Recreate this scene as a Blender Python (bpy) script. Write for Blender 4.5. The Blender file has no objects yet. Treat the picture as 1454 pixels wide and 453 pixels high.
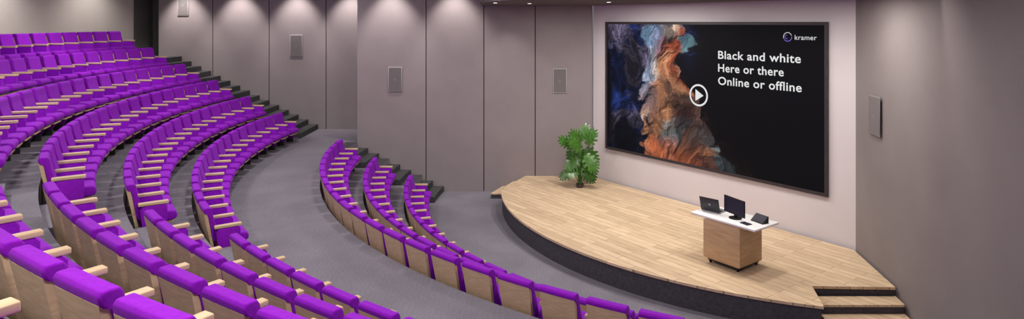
import bpy, bmesh, math, random
import numpy as np
from mathutils import Vector, Matrix
random.seed(7); np.random.seed(7)
scene=bpy.context.scene
COL=scene.collection
try:
    scene.view_settings.view_transform='Standard'
except Exception: pass
F=910.0; CAMZ=5.5
CX,CY=7.81,19.04          # centre of all the seating arcs
U=Vector((0.598,-0.802,0)).normalized(); N=Vector((-0.802,-0.598,0)).normalized()

# ---------------------------------------------------------------- materials
def new_mat(name):
    m=bpy.data.materials.new(name); m.use_nodes=True
    nt=m.node_tree; b=nt.nodes['Principled BSDF']
    return m,nt,b
def noise_mat(name,c1,c2,scale=3,rough=.8,bump=0.,bscale=80,stretch=(1,1,1),detail=4,sheen=0,metal=0,spec=.3):
    m,nt,b=new_mat(name)
    tc=nt.nodes.new('ShaderNodeTexCoord'); mp=nt.nodes.new('ShaderNodeMapping'); mp.inputs['Scale'].default_value=stretch
    nt.links.new(tc.outputs['Object'],mp.inputs['Vector'])
    n=nt.nodes.new('ShaderNodeTexNoise'); n.inputs['Scale'].default_value=scale; n.inputs['Detail'].default_value=detail
    nt.links.new(mp.outputs[0],n.inputs['Vector'])
    r=nt.nodes.new('ShaderNodeValToRGB'); r.color_ramp.elements[0].position=.3; r.color_ramp.elements[1].position=.7
    r.color_ramp.elements[0].color=(*c1,1); r.color_ramp.elements[1].color=(*c2,1)
    nt.links.new(n.outputs['Fac'],r.inputs[0]); nt.links.new(r.outputs[0],b.inputs['Base Color'])
    b.inputs['Roughness'].default_value=rough; b.inputs['Metallic'].default_value=metal
    b.inputs['Specular IOR Level'].default_value=spec
    if sheen: b.inputs['Sheen Weight'].default_value=sheen
    if bump:
        n2=nt.nodes.new('ShaderNodeTexNoise'); n2.inputs['Scale'].default_value=bscale
        nt.links.new(mp.outputs[0],n2.inputs['Vector'])
        bp=nt.nodes.new('ShaderNodeBump'); bp.inputs['Strength'].default_value=bump; bp.inputs['Distance'].default_value=.01
        nt.links.new(n2.outputs['Fac'],bp.inputs['Height']); nt.links.new(bp.outputs[0],b.inputs['Normal'])
    return m
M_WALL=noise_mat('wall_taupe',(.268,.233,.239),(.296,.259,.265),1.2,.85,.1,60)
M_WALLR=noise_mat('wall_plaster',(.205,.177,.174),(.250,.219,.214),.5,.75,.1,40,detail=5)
M_WHITE=noise_mat('wall_white',(.62,.575,.58),(.65,.605,.61),1,.8)
M_CREAM=noise_mat('wall_cream',(.50,.46,.43),(.54,.50,.47),1,.8)
M_GAP=noise_mat('gap_dark',(.03,.03,.03),(.05,.045,.045),3,.9)
M_CEIL=noise_mat('ceiling_grey',(.4,.38,.38),(.43,.41,.41),2,.9)
M_CANOPY=noise_mat('canopy_brown',(.09,.07,.07),(.12,.1,.095),2,.7)
M_PURPLE=noise_mat('purple_fabric',(.235,.006,.455),(.285,.010,.53),30,.8,.3,250,sheen=.05,spec=.1)
M_STEP=noise_mat('dark_step_carpet',(.045,.045,.05),(.07,.07,.076),12,.95,.3,120)
M_FASCIA=noise_mat('stage_fascia_carpet',(.052,.048,.058),(.078,.072,.085),16,.95,.3,70)
M_BLACK=noise_mat('black_plastic',(.012,.012,.014),(.02,.02,.022),5,.45,spec=.2)
M_METAL=noise_mat('dark_metal',(.05,.05,.055),(.07,.07,.075),5,.4,metal=.6)
M_GREYP=noise_mat('grey_aluminium',(.35,.35,.36),(.42,.42,.43),5,.4,metal=.5)
M_TOPW=noise_mat('white_laminate',(.80,.79,.80),(.84,.83,.84),3,.35)
M_GRILLE=noise_mat('speaker_grille',(.13,.12,.12),(.19,.175,.175),160,.7)
M_SPK2=noise_mat('speaker_rim',(.36,.33,.33),(.40,.37,.37),5,.6)
M_SPKD=noise_mat('speaker_rim_dull',(.23,.205,.203),(.25,.225,.223),5,.8,spec=.1)
M_LEAF=noise_mat('monstera_green',(.022,.095,.012),(.09,.23,.035),5,.28,spec=.5)
M_STEM=noise_mat('stem_green',(.05,.13,.02),(.09,.2,.04),9,.6)
M_SOIL=noise_mat('potting_soil',(.02,.013,.008),(.05,.03,.02),40,1)
M_POT=noise_mat('dark_pot',(.04,.035,.035),(.06,.055,.05),5,.5)

def carpet():
    m,nt,b=new_mat('grey_carpet')
    tc=nt.nodes.new('ShaderNodeTexCoord')
    n=nt.nodes.new('ShaderNodeTexNoise'); n.inputs['Scale'].default_value=1.0; n.inputs['Detail'].default_value=8
    nt.links.new(tc.outputs['Object'],n.inputs['Vector'])
    w=nt.nodes.new('ShaderNodeTexWave'); w.wave_type='BANDS'; w.inputs['Scale'].default_value=4; w.inputs['Distortion'].default_value=9; w.inputs['Detail'].default_value=2; w.inputs['Detail Scale'].default_value=3
    nt.links.new(tc.outputs['Object'],w.inputs['Vector'])
    mx=nt.nodes.new('ShaderNodeMath'); mx.operation='MULTIPLY_ADD'; mx.inputs[1].default_value=.2
    nt.links.new(w.outputs['Fac'],mx.inputs[0]); nt.links.new(n.outputs['Fac'],mx.inputs[2])
    r=nt.nodes.new('ShaderNodeValToRGB'); r.color_ramp.elements[0].position=.3; r.color_ramp.elements[1].position=.95
    r.color_ramp.elements[0].color=(.165,.154,.184,1); r.color_ramp.elements[1].color=(.238,.222,.256,1)
    nt.links.new(mx.outputs[0],r.inputs[0]); nt.links.new(r.outputs[0],b.inputs['Base Color'])
    b.inputs['Roughness'].default_value=.95; b.inputs['Specular IOR Level'].default_value=.1
    n2=nt.nodes.new('ShaderNodeTexNoise'); n2.inputs['Scale'].default_value=80
    nt.links.new(tc.outputs['Object'],n2.inputs['Vector'])
    bp=nt.nodes.new('ShaderNodeBump'); bp.inputs['Strength'].default_value=.28; bp.inputs['Distance'].default_value=.014
    nt.links.new(n2.outputs['Fac'],bp.inputs['Height']); nt.links.new(bp.outputs[0],b.inputs['Normal'])
    return m
M_CARPET=carpet()
def wood(name,c1,c2,scale=(1.5,14,14),planks=False,rot=0):
    m,nt,b=new_mat(name)
    tc=nt.nodes.new('ShaderNodeTexCoord'); mr=nt.nodes.new('ShaderNodeMapping'); mr.inputs['Rotation'].default_value=(0,0,rot)
    nt.links.new(tc.outputs['Object'],mr.inputs['Vector'])
    mp=nt.nodes.new('ShaderNodeMapping'); mp.inputs['Scale'].default_value=scale
    nt.links.new(mr.outputs[0],mp.inputs['Vector'])
    n=nt.nodes.new('ShaderNodeTexNoise'); n.inputs['Scale'].default_value=2; n.inputs['Detail'].default_value=6; n.inputs['Distortion'].default_value=.6
    nt.links.new(mp.outputs[0],n.inputs['Vector'])
    r=nt.nodes.new('ShaderNodeValToRGB'); r.color_ramp.elements[0].position=.3; r.color_ramp.elements[1].position=.7
    r.color_ramp.elements[0].color=(*c1,1); r.color_ramp.elements[1].color=(*c2,1)
    nt.links.new(n.outputs['Fac'],r.inputs[0]); out=r.outputs[0]
    if planks:
        bk=nt.nodes.new('ShaderNodeTexBrick'); bk.inputs['Scale'].default_value=1; bk.inputs['Brick Width'].default_value=1.5; bk.inputs['Row Height'].default_value=.19
        bk.inputs['Mortar Size'].default_value=.006; bk.offset=.37
        bk.inputs['Color1'].default_value=(1,1,1,1); bk.inputs['Color2'].default_value=(.78,.76,.74,1); bk.inputs['Mortar'].default_value=(.45,.4,.34,1)
        nt.links.new(mr.outputs[0],bk.inputs['Vector'])
        mx=nt.nodes.new('ShaderNodeMix'); mx.data_type='RGBA'; mx.blend_type='MULTIPLY'; mx.inputs['Factor'].default_value=1
        nt.links.new(out,mx.inputs['A']); nt.links.new(bk.outputs['Color'],mx.inputs['B']); out=mx.outputs['Result']
    nt.links.new(out,b.inputs['Base Color']); b.inputs['Roughness'].default_value=.5; b.inputs['Specular IOR Level'].default_value=.3
    return m
M_WOODC=wood('oak_chair',(.54,.38,.22),(.70,.52,.33),(2.5,2.5,16))
M_WOODARM=wood('oak_arm',(.60,.43,.25),(.75,.57,.37),(8,1.2,8))
M_DESKW=wood('oak_desk',(.44,.29,.16),(.58,.41,.24),(1,1,9))
M_STAGE=wood('oak_planks',(.62,.455,.29),(.80,.62,.42),(1.2,9,9),planks=True,rot=math.radians(53.3))

def emis(name,c,s):
    m,nt,b=new_mat(name)
    b.inputs['Base Color'].default_value=(0.01,0.01,0.01,1); b.inputs['Specular IOR Level'].default_value=.05
    b.inputs['Emission Color'].default_value=(*c,1); b.inputs['Emission Strength'].default_value=s
    return m
M_TXT=emis('screen_white',(1,1,1),.75); M_LOGO=emis('logo_violet',(.25,.18,.8),.9)
M_LAMP=emis('lamp_glow',(1,.95,.88),3)
def ink_mat():
    m,nt,b=new_mat('ink_image')
    a=nt.nodes.new('ShaderNodeAttribute'); a.attribute_name='ink'
    b.inputs['Base Color'].default_value=(.003,.003,.004,1); b.inputs['Roughness'].default_value=.6; b.inputs['Specular IOR Level'].default_value=.05
    nt.links.new(a.outputs['Color'],b.inputs['Emission Color']); b.inputs['Emission Strength'].default_value=1
    return m
M_INK=ink_mat()

# ---------------------------------------------------------------- helpers
def obj_of(name,me,mat=None,parent=None,loc=None):
    o=bpy.data.objects.new(name,me); COL.objects.link(o)
    if mat and me is not None and len(me.materials)==0: me.materials.append(mat)
    if parent is not None: o.parent=parent
    if loc is not None: o.location=loc
    return o
def mesh(name,v,f,mat,smooth=None):
    me=bpy.data.meshes.new(name); me.from_pydata([tuple(p) for p in v],[],f); 
    bm=bmesh.new(); bm.from_mesh(me); bmesh.ops.recalc_face_normals(bm,faces=bm.faces); bm.to_mesh(me); bm.free()
    me.materials.append(mat)
    if smooth is not None:
        for p in me.polygons: p.use_smooth=True
        me.set_sharp_from_angle(angle=math.radians(smooth))
    return me
def struct(o): o['kind']='structure'; return o
def thing(o,label,cat,group=None):
    o['label']=label; o['category']=cat
    if group: o['group']=group
    return o
def boxmesh(name,lo,hi,mat,bevel=0,seg=2):
    bm=bmesh.new(); bmesh.ops.create_cube(bm,size=1)
    for v in bm.verts:
        for i in range(3): v.co[i]=lo[i]+(v.co[i]+.5)*(hi[i]-lo[i])
    if bevel: bmesh.ops.bevel(bm,geom=list(bm.edges),offset=bevel,segments=seg,affect='EDGES',profile=.5)
    me=bpy.data.meshes.new(name); bm.to_mesh(me); bm.free(); me.materials.append(mat)
    if bevel:
        for p in me.polygons: p.use_smooth=True
        me.set_sharp_from_angle(angle=math.radians(50))
    return me
def prism(name,pts,z0,z1,mat):
    n=len(pts); v=[(p[0],p[1],z0) for p in pts]+[(p[0],p[1],z1) for p in pts]
    f=[list(range(n)),list(range(n,2*n))]+[[i,(i+1)%n,n+(i+1)%n,n+i] for i in range(n)]
    return mesh(name,v,f,mat)
def cyl(name,r,h,mat,seg=24,r2=None,z0=0):
    r2=r if r2 is None else r2
    v=[];f=[]
    for i in range(seg):
        a=2*math.pi*i/seg; v.append((r*math.cos(a),r*math.sin(a),z0))
    for i in range(seg):
        a=2*math.pi*i/seg; v.append((r2*math.cos(a),r2*math.sin(a),z0+h))
    f=[list(range(seg)),list(range(seg,2*seg))]+[[i,(i+1)%seg,seg+(i+1)%seg,seg+i] for i in range(seg)]
    return mesh(name,v,f,mat,40)
def empty(name,loc=(0,0,0),rz=0,parent=None):
    e=bpy.data.objects.new(name,None); COL.objects.link(e); e.location=loc; e.rotation_euler=(0,0,rz); e.empty_display_size=.1
    if parent is not None: e.parent=parent
    return e
def chaikin(p,it=2,k=.2):
    for _ in range(it):
        q=[]
        for i in range(len(p)):
            a=p[i]; b=p[(i+1)%len(p)]
            q.append((a[0]*(1-k)+b[0]*k,a[1]*(1-k)+b[1]*k)); q.append((a[0]*k+b[0]*(1-k),a[1]*k+b[1]*(1-k)))
        p=q
    return p
def loft(name,prof,slices,mat,bend=0,sharp=50,taper=0,ztop=1):
    n=len(prof); cy=sum(p[0] for p in prof)/n; cz=sum(p[1] for p in prof)/n
    v=[];f=[]
    for (x,d) in slices:   # d = inset distance
        for p in prof:
            dy=p[0]-cy; dz=p[1]-cz
            sy=math.copysign(max(abs(dy)-d,0),dy); sz=math.copysign(max(abs(dz)-d,0),dz)
            xx=x*(1-taper*max(0,(ztop-p[1])))
            v.append((xx,cy+sy+bend*x*x,cz+sz))
    for k in range(len(slices)-1):
        for i in range(n):
            j=(i+1)%n; f.append([k*n+i,k*n+j,(k+1)*n+j,(k+1)*n+i])
    f.append(list(range(n))); f.append([(len(slices)-1)*n+i for i in range(n)])
    return mesh(name,v,f,mat,sharp)
def P(R,phi): return (CX-R*math.cos(phi),CY-R*math.sin(phi))
# right wall line
RW0=(7.5,14.04)
def rwX(Y): return RW0[0]-.137*(RW0[1]-Y)
def phi_right(R):
    lo,hi=math.radians(20),math.radians(110)
    for _ in range(40):
        m=(lo+hi)/2; x,y=P(R,m)
        if x<rwX(y): lo=m
        else: hi=m
    return lo
def phi_wall(Yw): return lambda R: -math.asin(min(1,(Yw-CY)/R))
def const(a): return lambda R:a
def ring(name,r0,r1,pa,pb,z0,z1,mat,n=64):
    v=[];f=[]
    for i in range(n+1):
        t=i/n
        for (r,z) in ((r0,z0),(r1,z0),(r1,z1),(r0,z1)):
            a=pa(r)*(1-t)+pb(r)*t; x,y=P(r,a); v.append((x,y,z))
    for i in range(n):
        for k in range(4):
            f.append([4*i+k,4*i+(k+1)%4,4*(i+1)+(k+1)%4,4*(i+1)+k])
    f.append([0,1,2,3]); f.append([4*n,4*n+1,4*n+2,4*n+3])
    return mesh(name,v,f,mat)

# ---------------------------------------------------------------- room shell
ZC=7.2
YA=20.8; YB=23.4; XJ=-5.02
W0=Vector((2.57,20.7,0))-N*.08; W1=Vector((7.5,14.04,0))-N*.08
RB=21.8
def wallseg(name,a,b,z0,z1,mat,th=.15,side=1):
    a=Vector((a[0],a[1],0)); b=Vector((b[0],b[1],0)); d=(b-a).normalized(); nn=Vector((d.y,-d.x,0))*side*th
    return struct(obj_of(name,prism(name,[a,b,b+nn,a+nn],z0,z1,mat)))
# floors / tiers
RISE=.53
RE={1:10.87,2:11.92,3:12.95,4:15.5,5:16.55,6:17.6,7:18.65,8:19.7}
ZF={1:0,2:RISE,3:2*RISE,4:3*RISE,5:4*RISE,6:5*RISE,7:6*RISE,8:7*RISE,9:8*RISE}
struct(obj_of('floor',boxmesh('floor',(-16,-6,-.15),(10,24.4,0),M_CARPET)))
pr=lambda R: phi_right(R)
def tier(r0,r1,yw,z):
    return struct(obj_of('floor',ring('floor',r0,r1,phi_wall(yw-.01),pr,0.001,z,M_CARPET,110)))
tier(RE[1],RE[2],YA,ZF[2]); tier(RE[2],RE[3],YA,ZF[3]); tier(RE[3],RE[4],YB,ZF[4])
YS=21.15
for k in range(5,9): tier(RE[k-1],RE[k],YS,ZF[k])
tier(RE[8],RB,YS,ZF[9])

# walls with panels
def panelwall(name,Y,xs,z0,z1,gap=.03,mat=M_WALL):
    struct(obj_of(name,boxmesh(name,(xs[0],Y+.06,z0),(xs[-1],Y+.2,z1),M_GAP)))
    for i in range(len(xs)-1):
        lo=xs[i]+(gap/2 if i else 0); hi=xs[i+1]-gap/2
        struct(obj_of(name,boxmesh(name,(lo,Y,z0),(hi,Y+.06,z1),mat)))
panelwall('wall_left',YA,[XJ,-2.79,-.914,.754,2.62],0,ZC)
wallseg('wall_left',(XJ,YA+.2),(XJ,YB+.2),0,ZC,M_WALL,.15,1)
panelwall('wall_left',YB,[-12.9,-10.93,-8.87,-6.79,-4.9],0,ZC)
# recessed bay by the top landing, its shade put into a darker wall colour
M_BAY_SHADE=noise_mat('wall_bay_shade',(.12,.115,.11),(.14,.135,.13),1.2,.85)
struct(obj_of('wall_left',boxmesh('wall_left',(-13.75,24.3,0),(-12.75,24.45,ZC),M_BAY_SHADE)))
struct(obj_of('wall_left',boxmesh('wall_left',(-12.9,YB+.2,0),(-12.8,24.3,ZC),M_BAY_SHADE)))
struct(obj_of('wall_left',boxmesh('wall_left',(-13.75,23.12,0),(-13.62,24.3,ZC),M_BAY_SHADE)))
wallseg('wall_front',W0,W1,0,ZC,M_WHITE,.15,-1)
yend=-2.6
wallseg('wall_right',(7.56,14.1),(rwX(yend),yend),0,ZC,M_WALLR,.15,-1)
struct(obj_of('wall_back',ring('wall_back',RB,RB+.15,phi_wall(23.06),pr,0,ZC,M_CREAM,120)))
struct(obj_of('ceiling',boxmesh('ceiling',(-16,-6,ZC),(10,25,ZC+.15),M_CEIL)))
# canopy over stage
pts=[(-.98,YA)]
for i in range(31):
    a=math.radians(-2+ (77+2)*i/30); pts.append(P(8.75,a))
pts+=[(rwX(10.6)-.0,10.6),(7.5,14.04),(2.62,YA)]
thing(obj_of('ceiling_canopy',prism('ceiling_canopy',pts,6.02,6.35,M_CANOPY)),'dark brown suspended ceiling canopy above the stage','ceiling canopy')

# ---------------------------------------------------------------- stairs
def stair(label,risers,pa,pb):
    e=empty('aisle_stairs',(0,0,0)); thing(e,label,'stairs')
    for (r,z) in risers:
        for j,(dr) in enumerate((.70,.35)):
            obj_of('step',ring('step',r-dr,r-dr+.35,pa,pb,z+.002,z+RISE*(j+1)/3,M_STEP,8),parent=e)
        obj_of('step',ring('step',r+.003,r+.34,pa,pb,z+RISE+.001,z+RISE+.012,M_STEP,8),parent=e)
    return e
stair('dark carpeted aisle steps beside the panelled wall, lower flight',[(RE[1],0),(RE[2],ZF[2]),(RE[3],ZF[3])],phi_wall(YA-.015),phi_wall(19.45))
e=empty('aisle_stairs'); thing(e,'dark carpeted aisle steps beside the panelled wall, upper flight','stairs')
for i in range(15):
    x1=-7.08-.355*i; z=ZF[4]+RISE/3*(i+1)
    obj_of('step',boxmesh('step',(x1-.355,YS+.25,ZF[4]-.2),(x1,YB-.012,z),M_STEP),parent=e)
xl=-7.08-.355*15
struct(obj_of('floor',boxmesh('floor',(-13.6,YS+.0,0.001),(xl,24.3,ZF[9]),M_CARPET)))
for i in range(5):
    xa=-7.08-.355*3*i
    struct(obj_of('floor',boxmesh('floor',(xa-.355*3,YS-.02,0.001),(xa,YS+.245,ZF[4]+RISE*i+.02),M_CARPET)))
e=empty('aisle_stairs'); thing(e,'grey carpeted aisle steps between two seating blocks','stairs')
for k in range(4,9):
    for j,dr in enumerate((.70,.35)):
        obj_of('step',ring('step',RE[k]-dr,RE[k]-dr+.35,const(math.radians(35.9)),const(math.radians(40.1)),ZF[k]+.002,ZF[k]+RISE*(j+1)/3,M_CARPET,8),parent=e)

# ---------------------------------------------------------------- stage
stage=empty('stage'); thing(stage,'curved raised stage with oak plank deck and dark fascia','stage')
RS=8.13
arc=[P(RS,math.radians(0+73.3*i/60)) for i in range(61)]
A=(5.68,12.13); B=(rwX(12.07)-.01,12.07)
back=[(7.49,14.04),(2.57,20.7),(2.5,YA-.005),(.42,YA-.005)]
deckp=arc+[A,B]+back
obj_of('deck',prism('deck',deckp,.45,.5,M_STAGE),parent=stage)
inn=[P(RS-.03,math.radians(.2+72.9*i/60)) for i in range(61)]+[(5.66,12.16),(B[0]-.01,12.10)]+back
obj_of('fascia',prism('fascia',inn,.001,.449,M_FASCIA),parent=stage)
def sstep(poly,z,par):
    obj_of('tread',prism('tread',poly,z-.04,z,M_STAGE),parent=par)
    cx=sum(p[0] for p in poly)/len(poly); cy=sum(p[1] for p in poly)/len(poly)
    obj_of('riser',prism('riser',[(cx+(p[0]-cx)*.98,cy+(p[1]-cy)*.95) for p in poly],.001,z-.041,M_FASCIA),parent=par)
ss=empty('stage_steps'); thing(ss,'oak stage steps with dark risers against plaster wall','steps')
for k,z in enumerate((.335,.17)):
    y0=12.06-.36*k; y1=y0-.37
    x0=5.66+ (-.02)*k
    sstep([(x0-.02,y0),(x0-.05,y1),(rwX(y1)-.01,y1),(rwX(y0)-.01,y0)],z,ss)
ss=empty('stage_steps'); thing(ss,'oak stage steps next to the panelled wall and plant','steps')
sstep([(.05,19.92),(.40,YA-.01),(.05,YA-.01),(-.30,19.92)],.335,ss)
sstep([(-.31,19.92),(.04,YA-.01),(-.31,YA-.01),(-.66,19.92)],.17,ss)

# ---------------------------------------------------------------- video screen
SL=7.06; SH=3.98; SZ=1.52
O=Vector((2.95,20.2,SZ))
MS=Matrix(((U.x,0,N.x,O.x),(U.y,0,N.y,O.y),(0,1,0,O.z),(0,0,0,1)))
scr=bpy.data.objects.new('video_wall_screen',None); COL.objects.link(scr); scr.matrix_world=MS
thing(scr,'large black framed video screen showing colourful ink cloud','screen')
obj_of('screen_body',boxmesh('screen_body',(0.02,0.02,-.075),(SL-.02,SH-.02,-.012),M_BLACK),parent=scr)
fr=.075
M_FR=noise_mat('screen_frame_dark',(.035,.028,.03),(.045,.038,.04),4,.4)
v=[(0,0),(SL,0),(SL,SH),(0,SH)]; w=[(fr,fr),(SL-fr,fr),(SL-fr,SH-fr),(fr,SH-fr)]
vv=[(p[0],p[1],z) for z in (-.03,.02) for p in v+w]; ff=[]
for i in range(4):
    j=(i+1)%4
    ff+= [[8+i,8+j,12+j,12+i],[i,j,8+j,8+i],[4+i,4+j,12+j,12+i],[i,j,4+j,4+i]]
obj_of('frame',mesh('frame',vv,ff,M_FR),parent=scr)
NX,NY=760,428
def vnoise(x,y,seed):
    rs=np.random.RandomState(seed); g=rs.rand(256,256)
    xi=np.floor(x).astype(int); yi=np.floor(y).astype(int); fx=x-xi; fy=y-yi
    fx=fx*fx*fx*(fx*(fx*6-15)+10); fy=fy*fy*fy*(fy*(fy*6-15)+10); xi%=256; yi%=256; x1=(xi+1)%256; y1=(yi+1)%256
    return (g[yi,xi]*(1-fx)+g[yi,x1]*fx)*(1-fy)+(g[y1,xi]*(1-fx)+g[y1,x1]*fx)*fy
def fbm(x,y,seed,o=5,lac=.5):
    s=0;a=.5;t=0
    for i in range(o):
        xr=x*math.cos(i*.9)-y*math.sin(i*.9); yr_=x*math.sin(i*.9)+y*math.cos(i*.9)
        s=s+a*vnoise(xr*2**i+17.3*i+50,yr_*2**i+31.7*i+50,seed+i); t+=a; a*=lac
    return s/t
def billow(x,y,seed,o=5,lac=.55):
    s=0;a=.5;t=0
    for i in range(o):
        xr=x*math.cos(i*.9)-y*math.sin(i*.9); yr_=x*math.sin(i*.9)+y*math.cos(i*.9)
        s=s+a*np.abs(2*vnoise(xr*2**i+17.3*i+50,yr_*2**i+31.7*i+50,seed+i)-1); t+=a; a*=lac
    return s/t
def sst(a,b,x):
    t=np.clip((x-a)/(b-a),0,1); return t*t*(3-2*t)
gx,gy=np.meshgrid(np.linspace(0,1,NX),np.linspace(0,1,NY))
X=gx*1.78; Yv=gy
T=1-Yv
c=.335+.13*T**1.3-.045*np.sin(T*3.1); hw=.092+.01*T+.115*T**2
rel=(gx-c)/hw
a1=fbm(X*3,Yv*3,11)-.5; a2=fbm(X*3+9,Yv*3+5,23)-.5
Xw=X+a1*.35; Yw=Yv+a2*.35
b1=fbm(Xw*6,Yw*6,31,5)-.5; b2=fbm(Xw*6+3,Yw*6+8,43,5)-.5
Xq=Xw+b1*.13; Yq=Yw+b2*.13
puff=billow(Xq*6,Yq*6,83,6,.5)
fil=np.clip(1-np.abs(2*fbm(Xq*8,Yq*8,191,5,.55)-1)*6,0,1)
gyv,gxv=np.gradient(puff); light=np.clip(.5+(gyv*.9-gxv*.9)*10,0,1)
edge=np.abs(gx-c+a1*.16+b1*.05)/hw+(.25-puff)*.75
mask=1-sst(.86,1.0,edge)
soft=np.exp(-np.clip(edge-.8,0,9)*5)*(1-mask)
n1=fbm(Xq*3.4,Yq*3.4,57,5); n2=fbm(Xq*4.2+20,Yq*4.2,71,5); n3=fbm(Xq*4.6+3,Yq*4.6+11,151,5)
def C(*a): return np.array(a)[None,None,:]
blue=C(.14,.24,.38); teal=C(.05,.21,.25); orange=C(.42,.18,.09); cream=C(.62,.46,.35); rust=C(.24,.05,.022); dark=C(.02,.015,.018)
def mixc(a,b,t): return a+(b-a)*t[...,None]
mid=np.exp(-((Yv-.42)/.22)**2)
col=mixc(rust+0*gx[...,None],orange,sst(.40,.56,n1))
col=mixc(col,cream,sst(.50,.60,n2+.10*mid)*(1-sst(.4,1.0,rel))*(.2+.8*sst(.12,.30,Yv))*.9)
col=mixc(col,teal,sst(.50,.60,n3+.07*sst(.6,.9,Yv)-.03)*.8*(1-.6*mid))
col=mixc(col,blue,(1-sst(-.85,-.05,rel+(n1-.5)*1.5))*sst(.20,.6,Yv)*.8)
col=mixc(col,C(.50,.12,.04),(1-sst(.02,.22,Yv+(n1-.5)*.3))*(1-sst(.2,.7,rel))*.8)
col=mixc(col,teal*1.1,sst(.45,.9,rel+(n2-.5)*.8)*(1-sst(.1,.4,Yv))*.7)
col=mixc(col,dark,sst(.47,.57,fbm(Xq*3.4+30,Yq*3.4+4,171,5))*sst(-.7,.4,rel)*.85)
shade=(.20+1.0*light)*(.35+1.4*np.clip(puff,0,.6)/.6)*(.75+.5*fil)
col=col*shade[...,None]*mask[...,None]
col=col+(mixc(C(.10,.05,.03)+0*gx[...,None],C(.02,.05,.13),(rel<0)*1.0))*(soft*.4*(.25+fil))[...,None]
wm=(1-sst(.17,.30,gx+a1*.15))*sst(.0,.05,gx+a1*.06)*(.12+.88*sst(.15,.6,Yv+a2*.3))
bl=billow(Xq*6+40,Yq*6,97,6,.55); gy2,gx2=np.gradient(bl); l2=np.clip(.4+(gy2-gx2)*9,0,1)
fil2=np.clip(1-np.abs(2*fbm(Xq*6+11,Yq*6+9,211,6,.6)-1)*7,0,1)
patch=sst(.38,.58,fbm(X*4+7,Yv*3+2,131,3))
wc=mixc(C(.03,.07,.34)+0*gx[...,None],C(.28,.24,.40),sst(.46,.60,n2))
col=col+wc*((wm*(.05+np.clip(bl*1.6-.1,0,1)*l2*1.2+fil2*.6)*(.12+.88*patch))*(1-mask))[...,None]
tm=np.exp(-((gx-.44-.05*T)/.035)**2)*sst(.55,.9,Yv)
col=col+C(.012,.025,.10)*(tm*(.2+fil2)*(1-mask*.6))[...,None]
col=col+C(.0022,.0022,.003)
sx=fr+gx*(SL-2*fr); sy=fr+gy*(SH-2*fr)
me=bpy.data.meshes.new('display_picture')
verts=np.stack([sx.ravel(),sy.ravel(),np.zeros(NX*NY)],1)
idx=np.arange(NX*NY).reshape(NY,NX)
faces=np.stack([idx[:-1,:-1].ravel(),idx[:-1,1:].ravel(),idx[1:,1:].ravel(),idx[1:,:-1].ravel()],1)
me.from_pydata(verts.tolist(),[],faces.tolist())
at=me.color_attributes.new('ink','FLOAT_COLOR','POINT')
rgba=np.ones((NX*NY,4),dtype=np.float32); rgba[:,:3]=np.clip(col.reshape(-1,3),0,1)
at.data.foreach_set('color',rgba.ravel())
me.materials.append(M_INK)
obj_of('display_picture',me,parent=scr)
def text(body,s0,s1,zc,capfit,mat,name,bold=.02):
    cu=bpy.data.curves.new(name,'FONT'); cu.body=body; cu.size=1; cu.offset=bold; cu.resolution_u=4; cu.space_character=1.06
    o=bpy.data.objects.new('tmp_txt',cu); COL.objects.link(o)
    bpy.context.view_layer.update(); dg=bpy.context.evaluated_depsgraph_get()
    m2=bpy.data.meshes.new_from_object(o.evaluated_get(dg)); bpy.data.objects.remove(o)
    co=np.array([v.co[:] for v in m2.vertices]); x0,x1=co[:,0].min(),co[:,0].max()
    sx=(s1-s0)/(x1-x0); sy=capfit
    for v in m2.vertices:
        v.co=(s0+(v.co.x-x0)*sx,zc-SZ+(v.co.y-.35)*sy,.006)
    m2.materials.clear(); m2.materials.append(mat)
    return obj_of(name,m2,parent=scr)
text('Black and white',4.15,6.42,4.635,.295,M_TXT,'caption_text',.014)
text('Here or there',4.15,5.99,4.295,.295,M_TXT,'caption_text',.014)
text('Online or offline',4.15,6.44,3.955,.295,M_TXT,'caption_text',.014)
text('kramer',6.27,6.80,5.135,.165,M_TXT,'logo_text',.0)
def annulus(name,cx,cy,ro,ri,z,mat,a0=0,a1=360,n=48):
    v=[];f=[]
    for i in range(n+1):
        a=math.radians(a0+(a1-a0)*i/n)
        v+=[(cx+ro*math.cos(a),cy+ro*math.sin(a),z),(cx+ri*math.cos(a),cy+ri*math.sin(a),z)]
    for i in range(n): f.append([2*i,2*i+2,2*i+3,2*i+1])
    return obj_of(name,mesh(name,v,f,mat),parent=scr)
annulus('play_button_ring',3.53,1.99,.30,.25,.006,M_TXT)
obj_of('play_button_triangle',mesh('play_button_triangle',[(3.43,1.83,.008),(3.43,2.15,.008),(3.69,1.99,.008)],[[0,1,2]],M_TXT),parent=scr)
lx,ly=6.09,5.14-SZ
annulus('logo_ring',lx,ly,.110,.098,.006,M_TXT,20,200)
annulus('logo_ring',lx,ly,.110,.096,.006,M_LOGO,215,365)
annulus('logo_ring',lx-.02,ly+.0,.05,.04,.007,M_LOGO,90,300)

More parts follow.
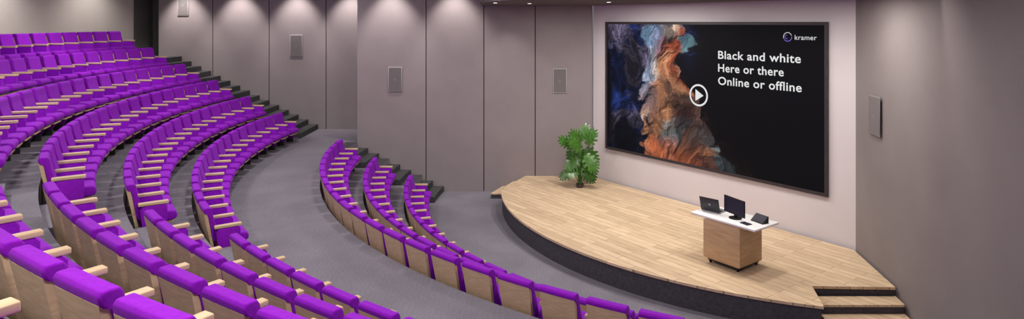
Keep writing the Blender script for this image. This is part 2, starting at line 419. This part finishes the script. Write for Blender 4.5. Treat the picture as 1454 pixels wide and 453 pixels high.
# ---------------------------------------------------------------- wall speakers
def speaker(cx,cy,zc,w,h,rz,label,dep=.035,rim=None):
    e=empty('wall_speaker',(cx,cy,zc),rz); thing(e,label,'speaker','wall speakers')
    obj_of('speaker_rim',boxmesh('speaker_rim',(-w/2,-dep,-h/2),(w/2,-.002,h/2),rim or M_SPK2,.004),parent=e)
    obj_of('speaker_grille',boxmesh('speaker_grille',(-w/2+.028,-dep-.006,-h/2+.028),(w/2-.028,-dep+.002,h/2-.028),M_GRILLE),parent=e)
    b=obj_of('speaker_badge',cyl('speaker_badge',.032,.005,M_SPKD,20),parent=e,loc=(0,-dep-.006,-.02)); b.rotation_euler=(math.radians(90),0,0)
LS='flat rectangular grey speaker mounted on panelled wall'
speaker(-3.79,YA,3.64,.46,.80,0,LS); speaker(1.55,YA,3.59,.46,.80,0,LS)
speaker(-7.87,YB,4.63,.46,.80,0,LS); speaker(-12.0,YB,6.12,.40,.80,0,LS)
yr=13.02; speaker(rwX(yr)+.0,yr,3.6,.56,.80,math.radians(-90)-math.atan(.137)+0,'flat rectangular grey speaker mounted on plaster wall',.008,M_SPKD)

# ---------------------------------------------------------------- lectern desk
TC=Vector((4.58,13.26,0)); ang=math.atan2(U.y,U.x)   # local x along U ; local y = back (-N)
desk=empty('lectern_desk',(TC.x,TC.y,.5),ang); thing(desk,'oak presenter desk with white top on casters','desk')
obj_of('desk_top',boxmesh('desk_top',(-.76,-.42,.925),(.76,.42,.965),M_TOPW,.006),parent=desk)
obj_of('cabinet',boxmesh('cabinet',(-.40,-.40,.10),(.40,.40,.924),M_DESKW,.008),parent=desk)
obj_of('front_panel',boxmesh('front_panel',(-.43,-.42,.12),(.43,-.401,.90),M_DESKW,.005),parent=desk)
obj_of('plinth',boxmesh('plinth',(-.36,-.36,.06),(.36,.36,.10),M_BLACK),parent=desk)
for sx_ in (-1,1):
    for sy_ in (-1,1):
        c_=obj_of('caster',cyl('caster',.035,.03,M_BLACK,16),parent=desk); c_.rotation_euler=(0,math.pi/2,0); c_.location=(sx_*.32-.015,sy_*.32,.035)
desk_m=Matrix.Translation((TC.x,TC.y,.5))@Matrix.Rotation(ang,4,'Z')
def ondesk(name,lx,ly,rz,label,cat):
    p=desk_m @ Vector((lx,ly,.966)); e=empty(name,p,ang+rz); thing(e,label,cat); return e
lp=ondesk('laptop',-.50,-.03,math.radians(8),'open dark grey laptop standing on white desk top','laptop')
M_LID=noise_mat('laptop_lid_grey',(.035,.035,.04),(.05,.05,.055),5,.4)
obj_of('base',boxmesh('base',(-.22,-.05,0),(.22,.27,.018),M_GREYP,.005),parent=lp)
obj_of('keyboard',boxmesh('keyboard',(-.19,.0,.0181),(.19,.14,.021),M_BLACK),parent=lp)
lid=obj_of('lid',boxmesh('lid',(-.22,-.012,0),(.22,0,.31),M_LID,.004),parent=lp,loc=(0,-.05,.016)); lid.rotation_euler=(math.radians(16),0,0)
M_EM=noise_mat('emblem_silver',(.3,.3,.32),(.35,.35,.37),5,.4)
em=obj_of('emblem',cyl('emblem',.024,.002,M_EM,20),parent=lid,loc=(0,-.0121,.16)); em.rotation_euler=(math.radians(90),0,0)
mo=ondesk('monitor',.08,-.05,math.radians(-14),'black flat monitor on round stand','monitor')
obj_of('stand_base',cyl('stand_base',.13,.015,M_BLACK,32),parent=mo)
obj_of('stand_neck',boxmesh('stand_neck',(-.03,-.01,.015),(.03,.03,.2),M_BLACK,.005),parent=mo)
obj_of('housing',boxmesh('housing',(-.30,-.035,.075),(.30,-.0101,.42),M_BLACK,.008),parent=mo)
M_PANEL=noise_mat('monitor_panel',(.02,.018,.035),(.03,.026,.048),2,.5,spec=.15)
obj_of('panel',boxmesh('panel',(-.28,-.038,.10),(.28,-.0355,.405),M_PANEL),parent=mo)
tb=ondesk('control_panel',.52,.12,math.radians(-10),'black tilted touch control panel on desk','control panel')
loftp=[(-.08,0),(.09,0),(.09,.135),(.075,.14),(-.08,.02)]
obj_of('housing',loft('housing',loftp,[(-.15,0),(.15,0)],M_BLACK),parent=tb)
t=obj_of('touch_screen',boxmesh('touch_screen',(-.13,-.085,0),(.13,.085,.003),M_PANEL),parent=tb,loc=(0,-.0025,.0815)); t.rotation_euler=(math.atan(.12/.155),0,0)
tb=ondesk('tablet',.42,-.2,math.radians(-10),'thin black tablet lying flat on desk','tablet')
obj_of('body',boxmesh('body',(-.10,-.07,0),(.10,.07,.012),M_BLACK,.004),parent=tb)
obj_of('display',boxmesh('display',(-.09,-.06,.0121),(.09,.06,.0135),M_PANEL),parent=tb)

# ---------------------------------------------------------------- monstera
pl=empty('potted_monstera',(2.05,19.35,.501)); thing(pl,'tall green potted monstera with split leaves on stage','plant')
obj_of('pot',cyl('pot',.10,.11,M_POT,32,.12),parent=pl)
obj_of('soil',cyl('soil',.112,.01,M_SOIL,32,.112,.105),parent=pl)
def leafmesh(seed):
    rn=random.Random(seed)
    V=[];Fc=[]
    bend=lambda x,y:(x,y,-.22*y*y-.28*x*x)
    def strip(pa,pb):
        b=len(V)
        for p,q in zip(pa,pb):
            V.append(bend(*p)); V.append(bend(*q))
        for i in range(len(pa)-1): Fc.append([b+2*i,b+2*i+1,b+2*i+3,b+2*i+2])
    for s in (-1,1):
        ts=[i/16 for i in range(17)]
        wid=lambda t:.34*math.sin(math.pi*min(1,t*.93+.07))**.6*(1-.35*t)
        strip([(0,-.04+1.0*t) for t in ts],[(s*wid(t),-.06+1.0*t) for t in ts])
        fingers=[(-.02,-55,.36,.22),(.10,-15,.48,.21),(.26,10,.51,.19),(.42,26,.47,.18),(.58,40,.39,.16),(.74,56,.29,.13)]
        for (y0,a,L,w) in fingers:
            a=math.radians(a+rn.uniform(-4,4)); L*=rn.uniform(.92,1.05)
            d=(s*math.cos(a),math.sin(a)); nrm=(-d[1],d[0]); A_=[];B_=[]
            for i in range(8):
                t=i/7; wd=w*.5*(1-.15*t)*math.sqrt(max(0,1-max(0,(t-.6)/.4)**2.4))
                px=s*.02+d[0]*L*t; py=y0+d[1]*L*t+.10*t*t
                A_.append((px+nrm[0]*wd,py+nrm[1]*wd)); B_.append((px-nrm[0]*wd,py-nrm[1]*wd))
            strip(A_,B_)
    me=bpy.data.meshes.new('leaf'); me.from_pydata(V,[],Fc); me.materials.append(M_LEAF)
    for p in me.polygons: p.use_smooth=True
    return me
LM=[leafmesh(i) for i in range(3)]
sv=[];sf=[]
def tube(pts,r):
    base=len(sv); k=6
    for i,p in enumerate(pts):
        d=(pts[min(i+1,len(pts)-1)]-pts[max(i-1,0)]).normalized()
        a=d.orthogonal().normalized(); b=d.cross(a)
        for j in range(k):
            q=p+(a*math.cos(2*math.pi*j/k)+b*math.sin(2*math.pi*j/k))*r*(1-.4*i/len(pts)); sv.append(q[:])
    for i in range(len(pts)-1):
        for j in range(k):
            sf.append([base+i*k+j,base+i*k+(j+1)%k,base+(i+1)*k+(j+1)%k,base+(i+1)*k+j])
NLF=20
for i in range(NLF):
    az=i*2.4+random.uniform(-.3,.3)
    hgt=.36+1.20*((i*9)%NLF)/NLF; rad=random.uniform(.14,.40)*(.8 if hgt<.6 else 1.05)
    top=Vector((math.cos(az)*rad,math.sin(az)*rad*.8,hgt))
    p0=Vector((math.cos(az)*.04,math.sin(az)*.04,.11)); pm=Vector((math.cos(az)*rad*.35,math.sin(az)*rad*.35,.11+(hgt-.11)*.8))
    tube([p0*(1-t_)**2+pm*2*t_*(1-t_)+top*t_*t_ for t_ in [k/7 for k in range(8)]],.012)
    lf=obj_of('leaf',LM[i%3],parent=pl)
    s=random.uniform(.40,.50)
    sgn=1 if math.cos(az)>=0 else -1
    up=-.75+random.uniform(-.3,.2)
    if hgt<.6: up=-.25; s*=.75
    if hgt>1.25: up=random.uniform(.2,1.0)
    yax=Vector((sgn*random.uniform(.3,.9),-.25+math.sin(az)*.3,up)).normalized()
    zax=Vector((random.uniform(-.3,.2),-1.0,.45+random.uniform(-.2,.3))); zax=(zax-yax*zax.dot(yax)).normalized(); xax=yax.cross(zax)
    m=Matrix((( xax.x,yax.x,zax.x,top.x),(xax.y,yax.y,zax.y,top.y),(xax.z,yax.z,zax.z,top.z),(0,0,0,1)))
    lf.matrix_local=m@Matrix.Scale(s,4)
obj_of('stem',mesh('stem',sv,sf,M_STEM,60),parent=pl)

# ---------------------------------------------------------------- auditorium chairs
def chair_parts(W,armx):
    sl=lambda w,r:[(-w,r),(-w+.3*r,.35*r),(-w+.9*r,.05*r),(-w+2*r,0),(-w*.5,0),(0,0),(w*.5,0),(w-2*r,0),(w-.9*r,.05*r),(w-.3*r,.35*r),(w,r)]
    backp=chaikin([(.225,.40),(.112,.80),(.092,.92),(.068,.955),(-.022,.955),(-.040,.93),(-.033,.882),(.02,.862),(.12,.40)],2,.13)
    seatp=chaikin([(.17,.32),(.62,.33),(.655,.39),(.64,.455),(.58,.48),(.17,.46)],2,.2)
    shellp=[(.125,.10),(.16,.10),(.022,.865),(.005,.885),(-.034,.885),(-.030,.865)]
    Mback=loft('backrest',backp,sl(W+.013,.012),M_PURPLE,.03)
    Mseat=loft('seat',seatp,sl(W+.002,.025),M_PURPLE,0)
    Mshell=loft('back_shell',shellp,[(x*(W+.006)/4,0) for x in range(-4,5)],M_WOODC,.03,taper=.12,ztop=.885)
    Mpan=boxmesh('seat_pan',(-W+.04,.18,.285),(W-.04,.60,.318),M_WOODC,.008)
    Marm=boxmesh('armrest',(-.044,.115,.625),(.044,.52,.670),M_WOODARM,.008)
    Mpanel=loft('arm_panel',chaikin([(.19,.12),(.42,.12),(.50,.30),(.50,.624),(.135,.624)],1,.12),[(-.038,.01),(-.030,0),(.030,0),(.038,.01)],M_PURPLE)
    Mfoot=boxmesh('foot',(-.025,.20,.0),(.025,.42,.13),M_METAL,.005)
    return [('seat',Mseat,0),('seat_pan',Mpan,0),('backrest',Mback,0),('back_shell',Mshell,0),('armrest',Marm,-armx),('arm_panel',Mpanel,-armx),('foot',Mfoot,-armx)]
WIDE=chair_parts(.256,.313); SLIM=chair_parts(.243,.300)
def proj(x,y,z):
    if y<.3: return (9999,9999)
    return (727+F*x/y, 31+(CAMZ-z)*F/y)
count=0
def row(k,phiA,phiB,group,pitch,PARTS):
    global count
    R=RE[k] if k in RE else RE[8]+1.05
    R-=.01
    z=ZF[k]
    L=(phiB-phiA)*(R-.15); n=round((L-.1)/pitch); st=(phiB-phiA)/(n+.1)
    for i in range(n):
        ph=phiA+st*(i+.55)
        x,y=P(R-.02,ph)
        if math.hypot(x,y)<1.7: continue
        px,py=proj(x,y,z+.9)
        if y<.6 or px<-230 or px>1560 or py>560: continue
        if x>rwX(y)-.5: continue
        rz=math.atan2(CY-y,CX-x)-math.pi/2
        e=empty('auditorium_chair',(x,y,z+.001),rz)
        thing(e,'purple upholstered auditorium chair with oak back and armrests','chair',group)
        for (nm,me_,side) in PARTS:
            o=obj_of(nm,me_,parent=e)
            if side: o.location.x=side
        if i==n-1:
            for (nm,me_,side) in PARTS:
                if side:
                    o=obj_of(nm,me_,parent=e); o.location.x=-side
        count+=1
rad=math.radians
for k in (1,2,3): row(k,phi_wall(19.15)(RE[k]),rad(76),'curved front rows of chairs',.672,WIDE)
for k in (4,5,6,7,8,9):
    R=RE[k] if k in RE else RE[8]+1.05
    row(k,phi_wall(21.0)(R),rad(35.6),'upper seating block beside the wall stairs',.655,WIDE if k>20 else SLIM)
    row(k,rad(40.4),rad(76),'upper central seating block',.632,SLIM)
print('CHAIRS',count)

# ---------------------------------------------------------------- lights
def area(loc,size,power,col=(1,.95,.92),rot=(0,0,0)):
    l=bpy.data.lights.new('ceiling_light','AREA'); l.shape='SQUARE'; l.size=size; l.energy=power; l.color=col
    o=bpy.data.objects.new('ceiling_light',l); COL.objects.link(o); o.location=loc; o.rotation_euler=rot
    return o
def spot(loc,target,power,angle=90,blend=.6,col=(1,.93,.87),rad_=.08):
    l=bpy.data.lights.new('spot_light','SPOT'); l.energy=power; l.spot_size=math.radians(angle); l.spot_blend=blend; l.color=col; l.shadow_soft_size=rad_
    o=bpy.data.objects.new('spot_light',l); COL.objects.link(o); o.location=loc
    o.rotation_euler=(Vector(target)-Vector(loc)).to_track_quat('-Z','Y').to_euler(); return o
for (x,y) in ((-10.5,17),(-6.5,18),(-9.5,11.5),(-5,12.5),(-1.8,14.5),(-7,6.5),(-2.5,8),(-.5,3.5),(2.8,6.5),(-3.2,2.5)):
    area((x,y,ZC-.05),.5,112)
for (x,y) in ((1.6,17.5),(3.2,15.6),(4.4,13.2),(6.0,12.2),(2.9,17.0)):
    area((x,y,6.0),.35,84,(1,.94,.88))
for x in (-3.9,-1.85): spot((x,YA-.85,ZC-.1),(x,YA-.0,4.4),340,72,.8,(1,.91,.86))
for x in (-.1,): spot((x,YA-.9,5.98),(x,YA-.1,1.5),60,85,1)
for x in (-5.85,-7.83,-9.9,-11.9): spot((x,YB-.85,ZC-.1),(x,YB,4.6),350,72,.8,(1,.91,.86))
for i in range(3):
    p=W0.lerp(W1,(i+.6)/3.2)+N*2.0; q=W0.lerp(W1,(i+.6)/3.2)
    spot((p.x,p.y,5.98),(q.x,q.y,2.6),65,110,1)
spot((5.6,10.6,ZC-.1),(rwX(11.2),11.2,3.6),130,80,1)
for a in (-5,5,15,25):
    x,y=P(RB-1.3,rad(a)); x2,y2=P(RB,rad(a)); spot((x,y,ZC-.1),(x2,y2,5),140,110,1)
for (x,y) in ((-.44,16.9),(.48,17.5),(2.46,16.3)):
    if math.hypot(x-CX,y-CY)<8.6:
        e=empty('downlight',(x,y,6.019)); thing(e,'small round recessed downlight in dark canopy','downlight','canopy downlights')
        obj_of('rim',cyl('rim',.08,-.02,M_GREYP,24),parent=e); obj_of('bulb',cyl('bulb',.05,-.024,M_LAMP,24),parent=e)
w=bpy.data.worlds.new('world'); scene.world=w; w.use_nodes=True
w.node_tree.nodes['Background'].inputs[0].default_value=(.6,.58,.6,1); w.node_tree.nodes['Background'].inputs[1].default_value=.3

# ---------------------------------------------------------------- camera
cam=bpy.data.cameras.new('camera'); co=bpy.data.objects.new('camera',cam); COL.objects.link(co)
co.location=(0,0,CAMZ); co.rotation_euler=(math.radians(90),0,0)
cam.sensor_width=36; cam.lens=F/1454*36; cam.shift_y=-195.5/1454; cam.clip_start=.05
scene.camera=co
